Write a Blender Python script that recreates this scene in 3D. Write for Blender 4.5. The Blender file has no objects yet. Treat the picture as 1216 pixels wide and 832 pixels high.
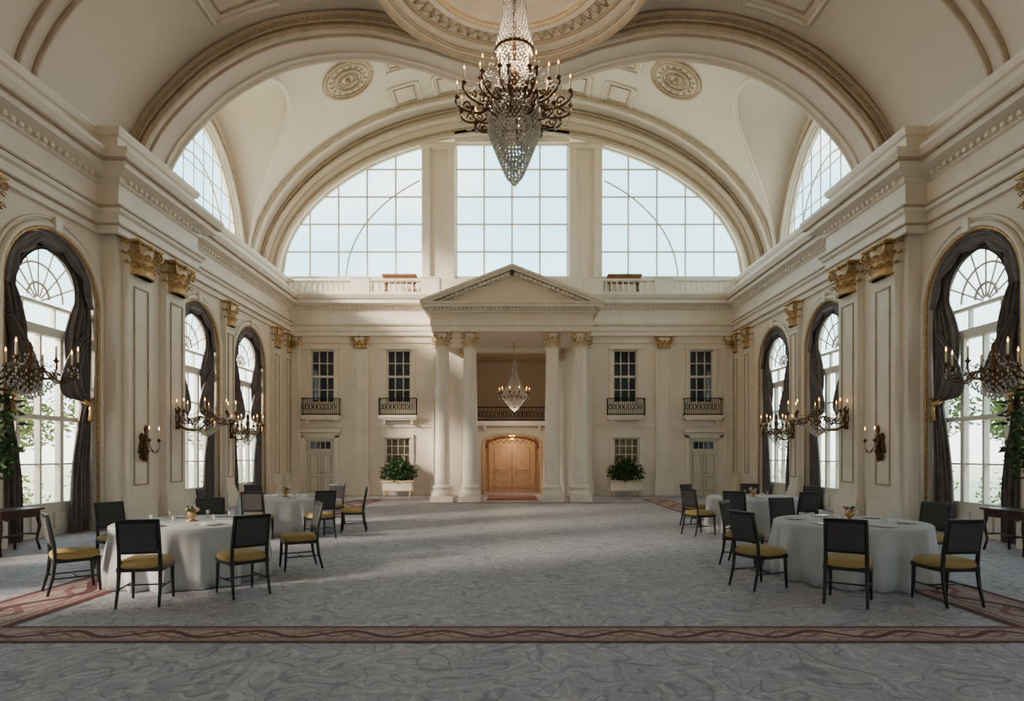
import bpy, math, random
from mathutils import Matrix, Vector
random.seed(7)
PI=math.pi
sc=bpy.context.scene
# ------------------------------------------------------------------ materials
def lin(c): return tuple(((x/12.92) if x<=.04045 else ((x+.055)/1.055)**2.4) for x in c)
def mat(name,col,rough=.6,metal=0.0,var=.08,scale=3.0,bump=0.0,bscale=40,emit=0,trans=0,spec=.5,srgb=True):
    c=lin(col) if srgb else col
    m=bpy.data.materials.new(name); m.use_nodes=True
    nt=m.node_tree; p=nt.nodes['Principled BSDF']
    p.inputs['Roughness'].default_value=rough; p.inputs['Metallic'].default_value=metal
    p.inputs['Specular IOR Level'].default_value=spec
    tc=nt.nodes.new('ShaderNodeTexCoord')
    n=nt.nodes.new('ShaderNodeTexNoise'); n.inputs['Scale'].default_value=scale; n.inputs['Detail'].default_value=5
    nt.links.new(tc.outputs['Object'],n.inputs['Vector'])
    r=nt.nodes.new('ShaderNodeValToRGB')
    r.color_ramp.elements[0].position=.3; r.color_ramp.elements[1].position=.7
    r.color_ramp.elements[0].color=tuple(max(0,x*(1-var)) for x in c)+(1,)
    r.color_ramp.elements[1].color=tuple(min(1,x*(1+var)) for x in c)+(1,)
    nt.links.new(n.outputs['Fac'],r.inputs['Fac']); nt.links.new(r.outputs['Color'],p.inputs['Base Color'])
    if bump:
        n2=nt.nodes.new('ShaderNodeTexNoise'); n2.inputs['Scale'].default_value=bscale
        nt.links.new(tc.outputs['Object'],n2.inputs['Vector'])
        bn=nt.nodes.new('ShaderNodeBump'); bn.inputs['Strength'].default_value=bump; bn.inputs['Distance'].default_value=.02
        nt.links.new(n2.outputs['Fac'],bn.inputs['Height']); nt.links.new(bn.outputs['Normal'],p.inputs['Normal'])
    if emit:
        p.inputs['Emission Color'].default_value=c+(1,); p.inputs['Emission Strength'].default_value=emit
    if trans: p.inputs['Transmission Weight'].default_value=trans
    return m
WALL=mat('plaster_cream',(.925,.875,.805),.65,var=.05,scale=.6,bump=.08)
TRIM=mat('plaster_trim',(.93,.885,.82),.5,var=.06,scale=2,bump=.05)
VAULT=mat('plaster_vault',(.89,.845,.785),.7,var=.06,scale=.4,bump=.08)
RIB=mat('plaster_rib',(.74,.66,.56),.6,var=.14,scale=5,bump=.2)
RECESS_SHADE=mat('shaded_recess_plaster',(.82,.74,.64),.65,var=.06,scale=1)  # darker tan than the walls: recess shadow painted into the colour
GOLD=mat('aged_gilt',(.76,.61,.40),.38,metal=.5,var=.35,scale=14,bump=.3)
GILTPALE=mat('pale_gilt',(.86,.76,.60),.5,metal=.2,var=.2,scale=14,bump=.3)
BRONZE=mat('dark_bronze',(.38,.27,.17),.4,metal=.65,var=.3,scale=12)
IRON=mat('wrought_iron',(.14,.12,.11),.5,metal=.6)
WOODD=mat('dark_mahogany',(.24,.11,.08),.35,var=.3,scale=6)
WOODW=mat('warm_wood',(.50,.33,.21),.45,var=.25,scale=5)
DOORW=mat('cream_tan_door',(.77,.67,.56),.45,var=.12,scale=4)
CHAIRW=mat('ebonised_wood',(.10,.085,.08),.35,var=.2,scale=10)
UPH=mat('grey_upholstery',(.27,.255,.255),.85,var=.12,scale=30,bump=.2,bscale=200)
SEAT=mat('mustard_seat',(.64,.53,.31),.75,var=.12,scale=20,bump=.2,bscale=200)
CLOTH=mat('white_linen',(.76,.755,.76),.8,var=.03,scale=4)
DRAPE=mat('taupe_velvet',(.39,.35,.345),.6,var=.25,scale=5,bump=.2)
PAINTW=mat('painted_white_frame',(.88,.85,.79),.45,var=.04)
DARKG=mat('dark_window_glass',(.20,.23,.28),.08,var=.5,scale=1.5)
WARMG=mat('lamplit_glass',(.40,.34,.25),.15,var=.6,scale=3,emit=.1)
CANDLE=mat('wax_candle',(.9,.86,.74),.5)
FLAME=mat('candle_flame',(1,.72,.35),.5,emit=10)
CRYS=mat('crystal',(.90,.88,.85),.1,metal=.15,var=.08,trans=.2)
LEAF=mat('leaf_green',(.24,.35,.17),.6,var=.4,scale=6)
TLEAF=mat('tree_leaf',(.46,.54,.32),.7,var=.4,scale=2)
BARK=mat('bark',(.34,.27,.2),.9,var=.3,scale=8)
CHINA=mat('white_china',(.88,.88,.88),.2)
FLOWER=mat('flowers_blush',(.82,.66,.6),.6,var=.3,scale=30)
BOUNCE_GROUND=mat('warm_bounce_ground',(.84,.78,.64),.9,var=.15,scale=.3)  # outside ground, made bright and warm to bounce light indoors
def glassmat():
    m=bpy.data.materials.new('window_glass'); m.use_nodes=True; nt=m.node_tree; nt.nodes.clear()
    o=nt.nodes.new('ShaderNodeOutputMaterial'); mx=nt.nodes.new('ShaderNodeMixShader'); mx.inputs[0].default_value=.05
    t=nt.nodes.new('ShaderNodeBsdfTransparent'); g=nt.nodes.new('ShaderNodeBsdfGlossy'); g.inputs['Roughness'].default_value=.03
    t.inputs[0].default_value=(.97,.99,1,1)
    nt.links.new(t.outputs[0],mx.inputs[1]); nt.links.new(g.outputs[0],mx.inputs[2]); nt.links.new(mx.outputs[0],o.inputs[0]); return m
GLASS=glassmat()
class NT:
    def __init__(s,m): s.nt=m.node_tree
    def m(s,op,a,b=None,c=None):
        n=s.nt.nodes.new('ShaderNodeMath'); n.operation=op
        for i,v in enumerate((a,b,c)):
            if v is None: continue
            if isinstance(v,(int,float)): n.inputs[i].default_value=v
            else: s.nt.links.new(v,n.inputs[i])
        return n.outputs[0]
    def mix(s,f,a,b):
        n=s.nt.nodes.new('ShaderNodeMix'); n.data_type='RGBA'
        if isinstance(f,(int,float)): n.inputs[0].default_value=f
        else: s.nt.links.new(f,n.inputs[0])
        for i,v in ((6,a),(7,b)):
            if isinstance(v,tuple): n.inputs[i].default_value=v+(1,)
            else: s.nt.links.new(v,n.inputs[i])
        return n.outputs[2]
def vein(N,tc,scale,warp,width,off=0):
    nt=N.nt
    no=nt.nodes.new('ShaderNodeTexNoise'); no.inputs['Scale'].default_value=scale*.9; no.inputs['Detail'].default_value=2
    mp=nt.nodes.new('ShaderNodeMapping'); mp.inputs['Location'].default_value=(off,off*2,off); mp.inputs['Rotation'].default_value=(0,0,off)
    nt.links.new(tc,mp.inputs['Vector']); nt.links.new(mp.outputs[0],no.inputs['Vector'])
    sc_=nt.nodes.new('ShaderNodeVectorMath'); sc_.operation='SCALE'; sc_.inputs['Scale'].default_value=warp
    nt.links.new(no.outputs['Color'],sc_.inputs[0])
    ad=nt.nodes.new('ShaderNodeVectorMath'); ad.operation='ADD'
    nt.links.new(mp.outputs[0],ad.inputs[0]); nt.links.new(sc_.outputs[0],ad.inputs[1])
    v=nt.nodes.new('ShaderNodeTexVoronoi'); v.feature='DISTANCE_TO_EDGE'; v.inputs['Scale'].default_value=scale
    nt.links.new(ad.outputs[0],v.inputs['Vector'])
    return N.m('SUBTRACT',1.0,N.m('MINIMUM',N.m('DIVIDE',v.outputs['Distance'],width),1.0))
def contour(N,tc,scale,freq,width,off,dist=0.0):
    nt=N.nt
    mp=nt.nodes.new('ShaderNodeMapping'); mp.inputs['Location'].default_value=(off,off*2,off); mp.inputs['Rotation'].default_value=(0,0,off)
    nt.links.new(tc,mp.inputs['Vector'])
    no=nt.nodes.new('ShaderNodeTexNoise'); no.inputs['Scale'].default_value=scale; no.inputs['Detail'].default_value=1; no.inputs['Distortion'].default_value=dist
    nt.links.new(mp.outputs[0],no.inputs['Vector'])
    f=N.m('FRACT',N.m('MULTIPLY',no.outputs['Fac'],freq))
    d=N.m('ABSOLUTE',N.m('SUBTRACT',f,.5))
    return N.m('SUBTRACT',1.0,N.m('MINIMUM',N.m('DIVIDE',d,width),1.0))
def floormat():
    m=bpy.data.materials.new('scrolled_carpet'); m.use_nodes=True; N=NT(m); nt=m.node_tree; p=nt.nodes['Principled BSDF']
    tc=nt.nodes.new('ShaderNodeTexCoord').outputs['Object']
    a=contour(N,tc,1.7,6,.12,.7,.9); b=contour(N,tc,1.3,7,.14,2.3,1.2); c=contour(N,tc,2.8,5,.11,4.1,.6); d=vein(N,tc,4.5,.5,.10,2.2)
    no=nt.nodes.new('ShaderNodeTexNoise'); no.inputs['Scale'].default_value=1.6; no.inputs['Detail'].default_value=6; nt.links.new(tc,no.inputs['Vector'])
    base=N.mix(no.outputs['Fac'],lin((.58,.575,.61)),lin((.71,.695,.72)))
    c1=N.mix(N.m('MULTIPLY',b,.42),base,lin((.88,.84,.83)))
    c1=N.mix(N.m('MULTIPLY',c,.35),c1,lin((.84,.80,.80)))
    c2=N.mix(N.m('MULTIPLY',a,.62),c1,lin((.40,.375,.42)))
    c3=N.mix(N.m('MULTIPLY',d,.30),c2,lin((.43,.40,.45)))
    nt.links.new(c3,p.inputs['Base Color']); p.inputs['Roughness'].default_value=.6; p.inputs['Specular IOR Level'].default_value=.3
    return m
FLOOR=floormat()
def bandmat(name,axis,a0,aw):
    m=bpy.data.materials.new(name); m.use_nodes=True; N=NT(m); nt=m.node_tree; p=nt.nodes['Principled BSDF']
    tc=nt.nodes.new('ShaderNodeTexCoord'); s=nt.nodes.new('ShaderNodeSeparateXYZ'); nt.links.new(tc.outputs['Object'],s.inputs[0])
    if axis=='y': acr=N.m('ABSOLUTE',s.outputs[0]); al=s.outputs[1]
    else: acr=s.outputs[1]; al=s.outputs[0]
    a=N.m('SUBTRACT',N.m('DIVIDE',N.m('SUBTRACT',acr,a0),aw),.5)
    aa=N.m('ABSOLUTE',a)
    edge=N.m('GREATER_THAN',aa,.39)
    line=N.m('MULTIPLY',N.m('GREATER_THAN',aa,.30),N.m('LESS_THAN',aa,.34))
    k=4.2/aw*.9
    s1=N.m('SINE',N.m('MULTIPLY',al,k)); s2=N.m('SINE',N.m('MULTIPLY',al,k*2.0)); s3=N.m('COSINE',N.m('MULTIPLY',al,k))
    w1=N.m('ABSOLUTE',N.m('SUBTRACT',a,N.m('MULTIPLY',s1,.19)))
    w2=N.m('ABSOLUTE',N.m('ADD',a,N.m('MULTIPLY',s2,.14)))
    w3=N.m('ABSOLUTE',N.m('SUBTRACT',a,N.m('MULTIPLY',s3,.22)))
    sc1=N.m('LESS_THAN',w1,.07); sc2=N.m('LESS_THAN',w2,.05); sc3=N.m('LESS_THAN',w3,.035)
    red=lin((.39,.19,.20)); rose=lin((.54,.36,.35)); bei=lin((.68,.59,.56))
    c=N.mix(sc2,bei,rose); c=N.mix(sc3,c,rose); c=N.mix(sc1,c,red); c=N.mix(line,c,rose); c=N.mix(edge,c,red)
    v=vein(N,tc.outputs['Object'],6,.4,.12)
    c=N.mix(N.m('MULTIPLY',v,.45),c,red)
    nt.links.new(c,p.inputs['Base Color']); p.inputs['Roughness'].default_value=.85
    return m
# ------------------------------------------------------------------ mesh builder
class B:
    def __init__(s): s.v=[];s.f=[];s.mi=[];s.sm=[];s.mats=[];s.M=None
    def mid(s,m):
        if m not in s.mats: s.mats.append(m)
        return s.mats.index(m)
    def add(s,vs,fs,m,smooth=False):
        o=len(s.v)
        if s.M is not None: vs=[s.M@Vector(v) for v in vs]
        s.v.extend([tuple(v) for v in vs]); i=s.mid(m)
        for f in fs: s.f.append(tuple(o+k for k in f)); s.mi.append(i); s.sm.append(smooth)
    def box(s,x0,x1,y0,y1,z0,z1,m):
        x0,x1=min(x0,x1),max(x0,x1); y0,y1=min(y0,y1),max(y0,y1)
        s.add([(x0,y0,z0),(x1,y0,z0),(x1,y1,z0),(x0,y1,z0),(x0,y0,z1),(x1,y0,z1),(x1,y1,z1),(x0,y1,z1)],
              [(0,3,2,1),(4,5,6,7),(0,1,5,4),(1,2,6,5),(2,3,7,6),(3,0,4,7)],m)
    def lathe(s,prof,c,m,n=16,smooth=True,rf=None):
        vs=[];fs=[]
        for (r,z) in prof:
            for i in range(n):
                a=2*PI*i/n; rr=r if rf is None else rf(r,z,a)
                vs.append((c[0]+rr*math.cos(a),c[1]+rr*math.sin(a),c[2]+z))
        for j in range(len(prof)-1):
            for i in range(n):
                k=(i+1)%n; fs.append((j*n+i,j*n+k,(j+1)*n+k,(j+1)*n+i))
        fs.append(tuple(range(n))[::-1]); fs.append(tuple((len(prof)-1)*n+i for i in range(n)))
        s.add(vs,fs,m,smooth)
    def tube(s,pts,r,m,n=6,smooth=True):
        pts=[Vector(p) for p in pts]; vs=[];fs=[]; L=len(pts)
        rs=r if isinstance(r,(list,tuple)) else [r]*L
        up=Vector((0,0,1))
        t0=(pts[1]-pts[0]).normalized()
        nrm=t0.cross(up)
        if nrm.length<.1: nrm=t0.cross(Vector((1,0,0)))
        nrm.normalize()
        for i,p in enumerate(pts):
            t=(pts[min(i+1,L-1)]-pts[max(i-1,0)])
            if t.length<1e-9: t=t0
            t=t.normalized(); nrm=(nrm-t*nrm.dot(t))
            if nrm.length<1e-6: nrm=t.orthogonal()
            nrm.normalize(); b=t.cross(nrm)
            for k in range(n):
                a=2*PI*k/n; vs.append(p+(nrm*math.cos(a)+b*math.sin(a))*rs[i])
        for i in range(L-1):
            for k in range(n):
                q=(k+1)%n; fs.append((i*n+k,i*n+q,(i+1)*n+q,(i+1)*n+k))
        fs.append(tuple(range(n))[::-1]); fs.append(tuple((L-1)*n+k for k in range(n)))
        s.add(vs,fs,m,smooth)
    def grid(s,rows,m,smooth=True):
        n=len(rows[0]); vs=[p for r in rows for p in r]; fs=[]
        for j in range(len(rows)-1):
            for i in range(n-1): fs.append((j*n+i,j*n+i+1,(j+1)*n+i+1,(j+1)*n+i))
        s.add(vs,fs,m,smooth)
    def octa(s,c,r,m,h=1.3):
        x,y,z=c
        s.add([(x+r,y,z),(x,y+r,z),(x-r,y,z),(x,y-r,z),(x,y,z+r*h),(x,y,z-r*h)],
              [(0,1,4),(1,2,4),(2,3,4),(3,0,4),(1,0,5),(2,1,5),(3,2,5),(0,3,5)],m)
    def ball(s,c,r,m,n=8):
        s.lathe([(max(.001,r*math.sin(PI*i/6)),-r*math.cos(PI*i/6)) for i in range(7)],c,m,n)
    def mesh(s,name):
        me=bpy.data.meshes.new(name); me.from_pydata(s.v,[],s.f)
        for m in s.mats: me.materials.append(m)
        me.polygons.foreach_set('material_index',s.mi); me.polygons.foreach_set('use_smooth',s.sm); me.update()
        return me
    def obj(s,name,bevel=0,sharp=None):
        me=s.mesh(name)
        if sharp: me.set_sharp_from_angle(angle=math.radians(sharp))
        o=bpy.data.objects.new(name,me); sc.collection.objects.link(o)
        if bevel:
            b=o.modifiers.new('bev','BEVEL'); b.width=bevel; b.segments=2; b.limit_method='ANGLE'
        return o
def inst(me,name,loc=(0,0,0),rz=0,scl=1):
    o=bpy.data.objects.new(name,me); o.location=loc; o.rotation_euler=(0,0,rz)
    o.scale=(scl,)*3 if isinstance(scl,(int,float)) else scl
    sc.collection.objects.link(o); return o
def catmull(P,n=8):
    out=[]
    for i in range(len(P)-1):
        p0=P[max(i-1,0)];p1=P[i];p2=P[i+1];p3=P[min(i+2,len(P)-1)]
        for k in range(n):
            t=k/n
            out.append(tuple(.5*((2*b)+(-a+c)*t+(2*a-5*b+4*c-d)*t*t+(-a+3*b-3*c+d)*t**3) for a,b,c,d in zip(p0,p1,p2,p3)))
    out.append(tuple(P[-1])); return out
def sweep(b,path,prof,m):
    n=len(path); rows=[]
    segn=[]
    for i in range(n-1):
        dx=path[i+1][0]-path[i][0]; dy=path[i+1][1]-path[i][1]; l=math.hypot(dx,dy); segn.append((dy/l,-dx/l))
    for i in range(n):
        a=segn[max(i-1,0)]; c=segn[min(i,n-2)]
        nx,ny=a[0]+c[0],a[1]+c[1]; d=(nx*a[0]+ny*a[1]) or 1
        nx/=d; ny/=d
        rows.append([(path[i][0]+nx*o,path[i][1]+ny*o,z) for o,z in prof])
    b.grid(rows,m,False)
HW=9.7; YB=27.0; YF=-5.0
WIN=[5.2,9.35,13.2,19.2,23.05]; WH=1.35; SPR=5.1
PILY=[3.0,7.25,11.28,21.12,25.3]
# ------------------------------------------------------------------ floor
b=B(); b.box(-10.3,10.3,YF-.5,30.2,-.2,0,FLOOR); b.obj('floor')
BS=bandmat('carpet_band_side','y',5.1,1.0); BF=bandmat('carpet_band_cross','x',5.8,.55)
b=B()
for s in (-1,1):
    b.add([(s*5.1,6.35,.006),(s*6.1,6.35,.006),(s*6.1,24.6,.006),(s*5.1,24.6,.006)],[(0,1,2,3)],BS)
b.add([(-9.6,5.8,.006),(9.6,5.8,.006),(9.6,6.35,.006),(-9.6,6.35,.006)],[(0,1,2,3)],BF)
b.obj('carpet_border')
b=B(); b.add([(-5.0,22.55,.007),(5.0,22.55,.007),(5.0,22.95,.007),(-5.0,22.95,.007)],[(0,1,2,3)],bandmat('runner_band','x',22.55,.4)); 
b.box(-1.0,1.0,24.05,26.9,.0,.015,mat('runner_red',(.5,.32,.28),.9,var=.3,scale=8)); b.obj('entrance_rug')
# ------------------------------------------------------------------ side walls
def arched_wall(b,u0,u1,top,cents,hw,spring,thick,mp,m):
    def q(a,c,z0,z1,d):
        b.add([mp(a,d,z0),mp(c,d,z0),mp(c,d,z1),mp(a,d,z1)],[(0,1,2,3)],m)
    cur=u0
    for c in cents+[None]:
        e=u1 if c is None else c-hw
        for d in (0,thick): q(cur,e,0,top,d)
        if c is None: break
        N=28
        pts=[(c-hw*math.cos(PI*i/N),spring+hw*math.sin(PI*i/N)) for i in range(N+1)]
        for d in (0,thick):
            b.grid([[mp(u,d,z) for u,z in pts],[mp(u,d,top) for u,z in pts]],m,False)
        full=[(c-hw,0)]+pts+[(c+hw,0)]
        b.grid([[mp(u,0,z) for u,z in full],[mp(u,thick,z) for u,z in full]],m,False)
        cur=c+hw
    b.grid([[mp(u0,0,top),mp(u1,0,top)],[mp(u0,thick,top),mp(u1,thick,top)]],m,False)
def leafcap(b,c,z0,w,h,m,d=None,n=10,ab=True,core=None):
    d=d or w; core=core or TRIM
    M0=b.M; T=Matrix.Translation((c[0],c[1],z0))@Matrix.Diagonal((1,d/w,1,1)); b.M=T if M0 is None else M0@T
    r=w*.42
    b.lathe([(r*.95,0),(r*1.12,.02*h),(r*1.12,.05*h),(r*.95,.07*h),(r*.92,.5*h),(r*1.15,.9*h)],(0,0,0),core,16)
    b.lathe([(r*1.0,.0),(r*1.18,.02*h),(r*1.18,.045*h),(r*1.0,.06*h)],(0,0,0),m,16)
    for tier,(zb,hh,off) in enumerate(((.05,.38,0),(.28,.44,PI/n))):
        for i in range(n):
            a=off+2*PI*i/n; ca,sa=math.cos(a),math.sin(a); rows=[]
            for k in range(8):
                t=k/7; out=max(0,t-.4)/.6
                rr=r*(1.0+.10*t)+w*.24*out**1.5; z=(zb+hh*(t if t<.85 else .85-.9*(t-.85)))*h
                wd=w*.135*(1-.5*t*t)*(1+.35*math.sin(k*2.9))
                rows.append([(rr*ca-wd*sa*e-abs(e)*.03*ca,rr*sa+wd*ca*e-abs(e)*.03*sa,z) for e in (-1,0,1)])
            b.grid(rows,m)
    for i in range(4):
        a=PI/4+PI/2*i; ca,sa=math.cos(a),math.sin(a); pts=[]
        for k in range(16):
            t=k/15*3*PI; rr=w*.14*(1-k/18); R=w*.64+rr*math.cos(t+PI)
            pts.append((R*ca,R*sa,h*.78+rr*math.sin(t+PI)))
        b.tube([(r*.95*ca,r*.95*sa,h*.42),(r*1.1*ca,r*1.1*sa,h*.7)]+pts,w*.038,m,5)
    for i in range(4):
        a=PI/2*i; b.ball((w*.54*math.cos(a),w*.54*math.sin(a),h*.92),w*.08,m,6)
    if ab:
        b.box(-w*.54,w*.54,-w*.54,w*.54,h*.92,h*.96,m); b.box(-w*.58,w*.58,-w*.58,w*.58,h*.96,h,core)
    b.M=M0
def pilaster(b,s,yc,w,proj,xw,capm=GOLD,zc0=6.1,zc1=6.92):
    x=s*xw; xi=s*(xw-proj)
    b.box(x,s*(xw-proj-.1),yc-w/2-.08,yc+w/2+.08,0,.5,TRIM)
    b.box(x,s*(xw-proj-.06),yc-w/2-.05,yc+w/2+.05,.5,.62,TRIM)
    b.box(x,s*(xw-proj-.03),yc-w/2-.025,yc+w/2+.025,.62,.72,TRIM)
    b.box(x,xi,yc-w/2,yc+w/2,.72,zc1,TRIM)
    for e in (-1,1):
        b.box(xi,s*(xw-proj-.03),yc+e*(w*.3)-.02,yc+e*(w*.3)+.02,1.0,zc0-.25,RIB)
    for z in (1.0,zc0-.29): b.box(xi,s*(xw-proj-.03),yc-w*.3,yc+w*.3,z,z+.04,RIB)
    M0=b.M; k=.62
    b.M=Matrix.Translation((s*(xw-proj+.04),0,0))@Matrix.Diagonal((k,1,1,1))
    leafcap(b,(0,yc),zc0,w,zc1-zc0,capm,n=12,core=GILTPALE)
    b.M=M0
for s,nm in ((-1,'left'),(1,'right')):
    b=B(); arched_wall(b,YF,YB,9.3,WIN,WH,SPR,.5,lambda u,d,z:(s*(HW+d),u,z),WALL)
    b.box(s*(HW-.35),s*HW,14.72,17.72,0,9.3,WALL)
    b.box(s*HW,s*11.75,YF,28.6,9.2,9.3,WALL)
    b.box(s*11.42,s*11.75,17.2,28.6,9.2,9.62,WALL)
    b.obj('wall_'+nm)
    b=B()
    for c in WIN:
        for rr,tr,m in ((WH+.12,.07,TRIM),(WH+.03,.035,GOLD),(WH+.26,.035,TRIM)):
            pts=[(s*(HW-.02),c-rr,.05),(s*(HW-.02),c-rr,2.5)]+[(s*(HW-.02),c-rr*math.cos(PI*i/30),SPR+rr*math.sin(PI*i/30)) for i in range(31)]+[(s*(HW-.02),c+rr,2.5),(s*(HW-.02),c+rr,.05)]
            b.tube(pts,tr,m,6)
        b.box(s*(HW-.12),s*HW,c-.1,c+.1,SPR+WH+.02,SPR+WH+.3,TRIM)
    b.obj('trim_'+('1' if s<0 else '2'))
    for y in PILY+[26.55]:
        b=B(); pilaster(b,s,y,.62 if y<26 else .5,.16,HW); b.obj('pilaster')
    for y in (15.4,17.02):
        b=B(); pilaster(b,s,y,.95,.18,HW-.35); b.obj('pilaster')
    b=B(); cur=YF
    edges=[]
    for c in WIN+[None]:
        e=YB if c is None else c-WH-.3
        edges.append((cur,e)); cur=None if c is None else c+WH+.3
    for a,e in edges:
        b.box(s*HW,s*(HW-.07),a,e,0,.35,TRIM); b.box(s*HW,s*(HW-.1),a,e,.35,.4,TRIM)
    b.obj('baseboard_'+nm)
# ------------------------------------------------------------------ entablature
path=[(-HW,YF),(-HW,14.5),(-HW+.5,14.5),(-HW+.5,17.9),(-HW,17.9),(-HW,YB),(HW,YB),(HW,17.9),(HW-.5,17.9),(HW-.5,14.5),(HW,14.5),(HW,YF)]
prof=[(0,6.9),(.10,6.9),(.10,7.08),(.14,7.1),(.14,7.3),(.22,7.34),(.24,7.42),(.12,7.48),(.12,8.0),(.18,8.03),(.2,8.14),(.3,8.16),(.5,8.22),(.5,8.36),(.56,8.4),(.64,8.54),(.64,8.62),(0,8.66)]
b=B(); sweep(b,path,prof,TRIM)
for i in range(len(path)-1):
    (x0,y0),(x1,y1)=path[i],path[i+1]; L=math.hypot(x1-x0,y1-y0)
    if L<1: continue
    dx,dy=(x1-x0)/L,(y1-y0)/L; nx,ny=dy,-dx; n=int(L/.2)
    for k in range(n):
        t=(k+.5)*L/n; cx,cy=x0+dx*t,y0+dy*t
        ax,ay=cx+nx*.16-dx*.05,cy+ny*.16-dy*.05; bx,by=cx+nx*.28+dx*.05,cy+ny*.28+dy*.05
        b.box(ax,bx,ay,by,8.07,8.16,TRIM)
for s in (-1,1):
    p2=path[:6] if s<0 else path[6:]
    sweep(b,p2,[(0,8.66),(.06,8.66),(.06,9.12),(.12,9.16),(.16,9.26),(.16,9.33),(-.1,9.34)],TRIM)
    sweep(b,p2,[(.1,7.06),(.17,7.06),(.17,7.1),(.1,7.1)],RIB)
    sweep(b,p2,[(.18,7.43),(.27,7.43),(.27,7.48),(.18,7.48)],RIB)
    sweep(b,p2,[(.5,8.36),(.6,8.36),(.6,8.41),(.5,8.41)],RIB)
b.obj('trim_3')
# ------------------------------------------------------------------ side windows + curtains
def arch_window(s):
    b=B(); X0=.28; X1=.40
    def bx(u0,u1,z0,z1,d0=X0,d1=X1,m=PAINTW): b.box(s*d0,s*d1,u0,u1,z0,z1,m)
    bx(-WH,-WH+.12,0,SPR); bx(WH-.12,WH,0,SPR); bx(-WH,WH,0,.62,X0+.02,X1)
    for u in (-.66,.0,.66): bx(u-.5*.55,u+.5*.55,.14,.5,X0-.02,X0+.02)
    bx(-WH,WH,.6,.72); bx(-WH,WH,4.3,4.5,X0-.04); bx(-WH,WH,2.5,2.6)
    for u in (-.62,.62): bx(u-.055,u+.055,.6,4.4)
    bx(-.03,.03,.6,4.4)
    for z in (1.55,3.4): bx(-WH,WH,z-.02,z+.02,X0+.03)
    def arc(r,t,n=24): 
        b.tube([(s*.34,-r*math.cos(PI*i/n),SPR+r*math.sin(PI*i/n)) for i in range(n+1)],t,PAINTW,6)
    arc(WH-.06,.07); arc(.72,.025); arc(.3,.03)
    bx(-WH,WH,SPR-.16,SPR-.1)
    for u in (-.45,.45): bx(u-.02,u+.02,4.4,SPR-.1,X0+.03)
    for i in range(1,8):
        a=PI*i/8; b.tube([(s*.34,-.1*math.cos(a),SPR+.1*math.sin(a)-.1),(s*.34,-(WH-.05)*math.cos(a),SPR+(WH-.05)*math.sin(a))],.02,PAINTW,5)
    n=24; vs=[(s*.36,-WH,.6)]+[(s*.36,-WH*math.cos(PI*i/n),SPR+WH*math.sin(PI*i/n)) for i in range(n+1)]+[(s*.36,WH,.6)]
    b.add(vs,[tuple(range(len(vs)))],GLASS)
    return b.mesh('window_arched')
def curtain(s):
    b=B()
    for e in (-1,1):
        rows=[]; ro=WH-.04
        K=46
        for k in range(K+1):
            v=k/K
            if v<.38:
                a=PI/2*(1-v/.38); ri=.98-.16*(v/.38)
                O=(ro*math.cos(a),SPR+ro*math.sin(a)); I=(ri*math.cos(a),SPR+ri*math.sin(a))
                if k==0: O=(0,SPR+ro); I=(0,SPR+ri)
            else:
                t=(v-.38)/.62; z=SPR*(1-t)
                if z>2.9:
                    q=(SPR-z)/(SPR-2.9); ui=.82-.34*math.sin(q*PI)*1.0+.24*q*q
                else:
                    q=(2.9-z)/2.9; ui=1.06-.36*math.sin(min(1,q*1.4)*PI/2)
                O=(ro,z+.01); I=(ui,z+.01)
            row=[]
            NW=36; amp=.065 if v>.38 else .045
            for w in range(NW+1):
                f=w/NW; u=O[0]+(I[0]-O[0])*f; zz=O[1]+(I[1]-O[1])*f
                dpt=.13+amp*math.sin(f*2*PI*4.5+.6*math.sin(v*9))+.015*math.sin(f*41+v*13)
                row.append((s*dpt,e*u,max(.01,zz)))
            rows.append(row)
        b.grid(rows,DRAPE)
        rows=[]
        for k in range(21):
            t=k/20; A=(1.2-.15*math.sin(t*PI),4.45-1.4*t); cx=1.1-.86*math.sin(t*PI)**.8; cz=4.6-1.6*t-.55*math.sin(t*PI)
            rows.append([(s*(.05+.045*math.sin(f/20*2*PI*3.5)+.02*(1-f/20)),e*(A[0]+(cx-A[0])*f/20),A[1]+(cz-A[1])*f/20-.1*math.sin(f/20*PI)) for f in range(21)])
        b.grid(rows,DRAPE)
        b.tube([(s*.03,e*1.3,3.05),(s*-.03,e*1.1,2.9),(s*.03,e*.94,2.98)],.05,GOLD,6)
        b.lathe([(.01,0),(.05,-.05),(.04,-.12),(.07,-.34),(.01,-.36)],(s*-.03,e*1.12,2.88),GOLD,8)
    rows=[]
    for i in range(41):
        a=PI*i/40; dr=.12*abs(math.sin(a*5))
        rows.append([(s*(.03+.03*math.sin(f*1.3+i*.2)),-(WH-.03-(.22+dr)*f/8)*math.cos(a),SPR+(WH-.03-(.22+dr)*f/8)*math.sin(a)) for f in range(9)])
    b.grid(rows,DRAPE)
    return b.mesh('window_curtain')
wi=0
for s in (-1,1):
    me=arch_window(s); cm=curtain(s)
    for c in WIN:
        wi+=1; inst(me,'window_%d'%wi,(s*HW,c,0)); inst(cm,'window_curtain',(s*HW,c,0))
# ------------------------------------------------------------------ front wall (behind camera)
b=B(); FW=[-4.5,4.5]
arched_wall(b,-HW-.5,HW+.5,13.6,FW,WH,SPR,.5,lambda u,d,z:(u,YF-d,z),WALL); b.obj('wall_front')
for c in FW:
    wi+=1; o=inst(me,'window_%d'%wi,(c,YF,0),-PI/2)
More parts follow.
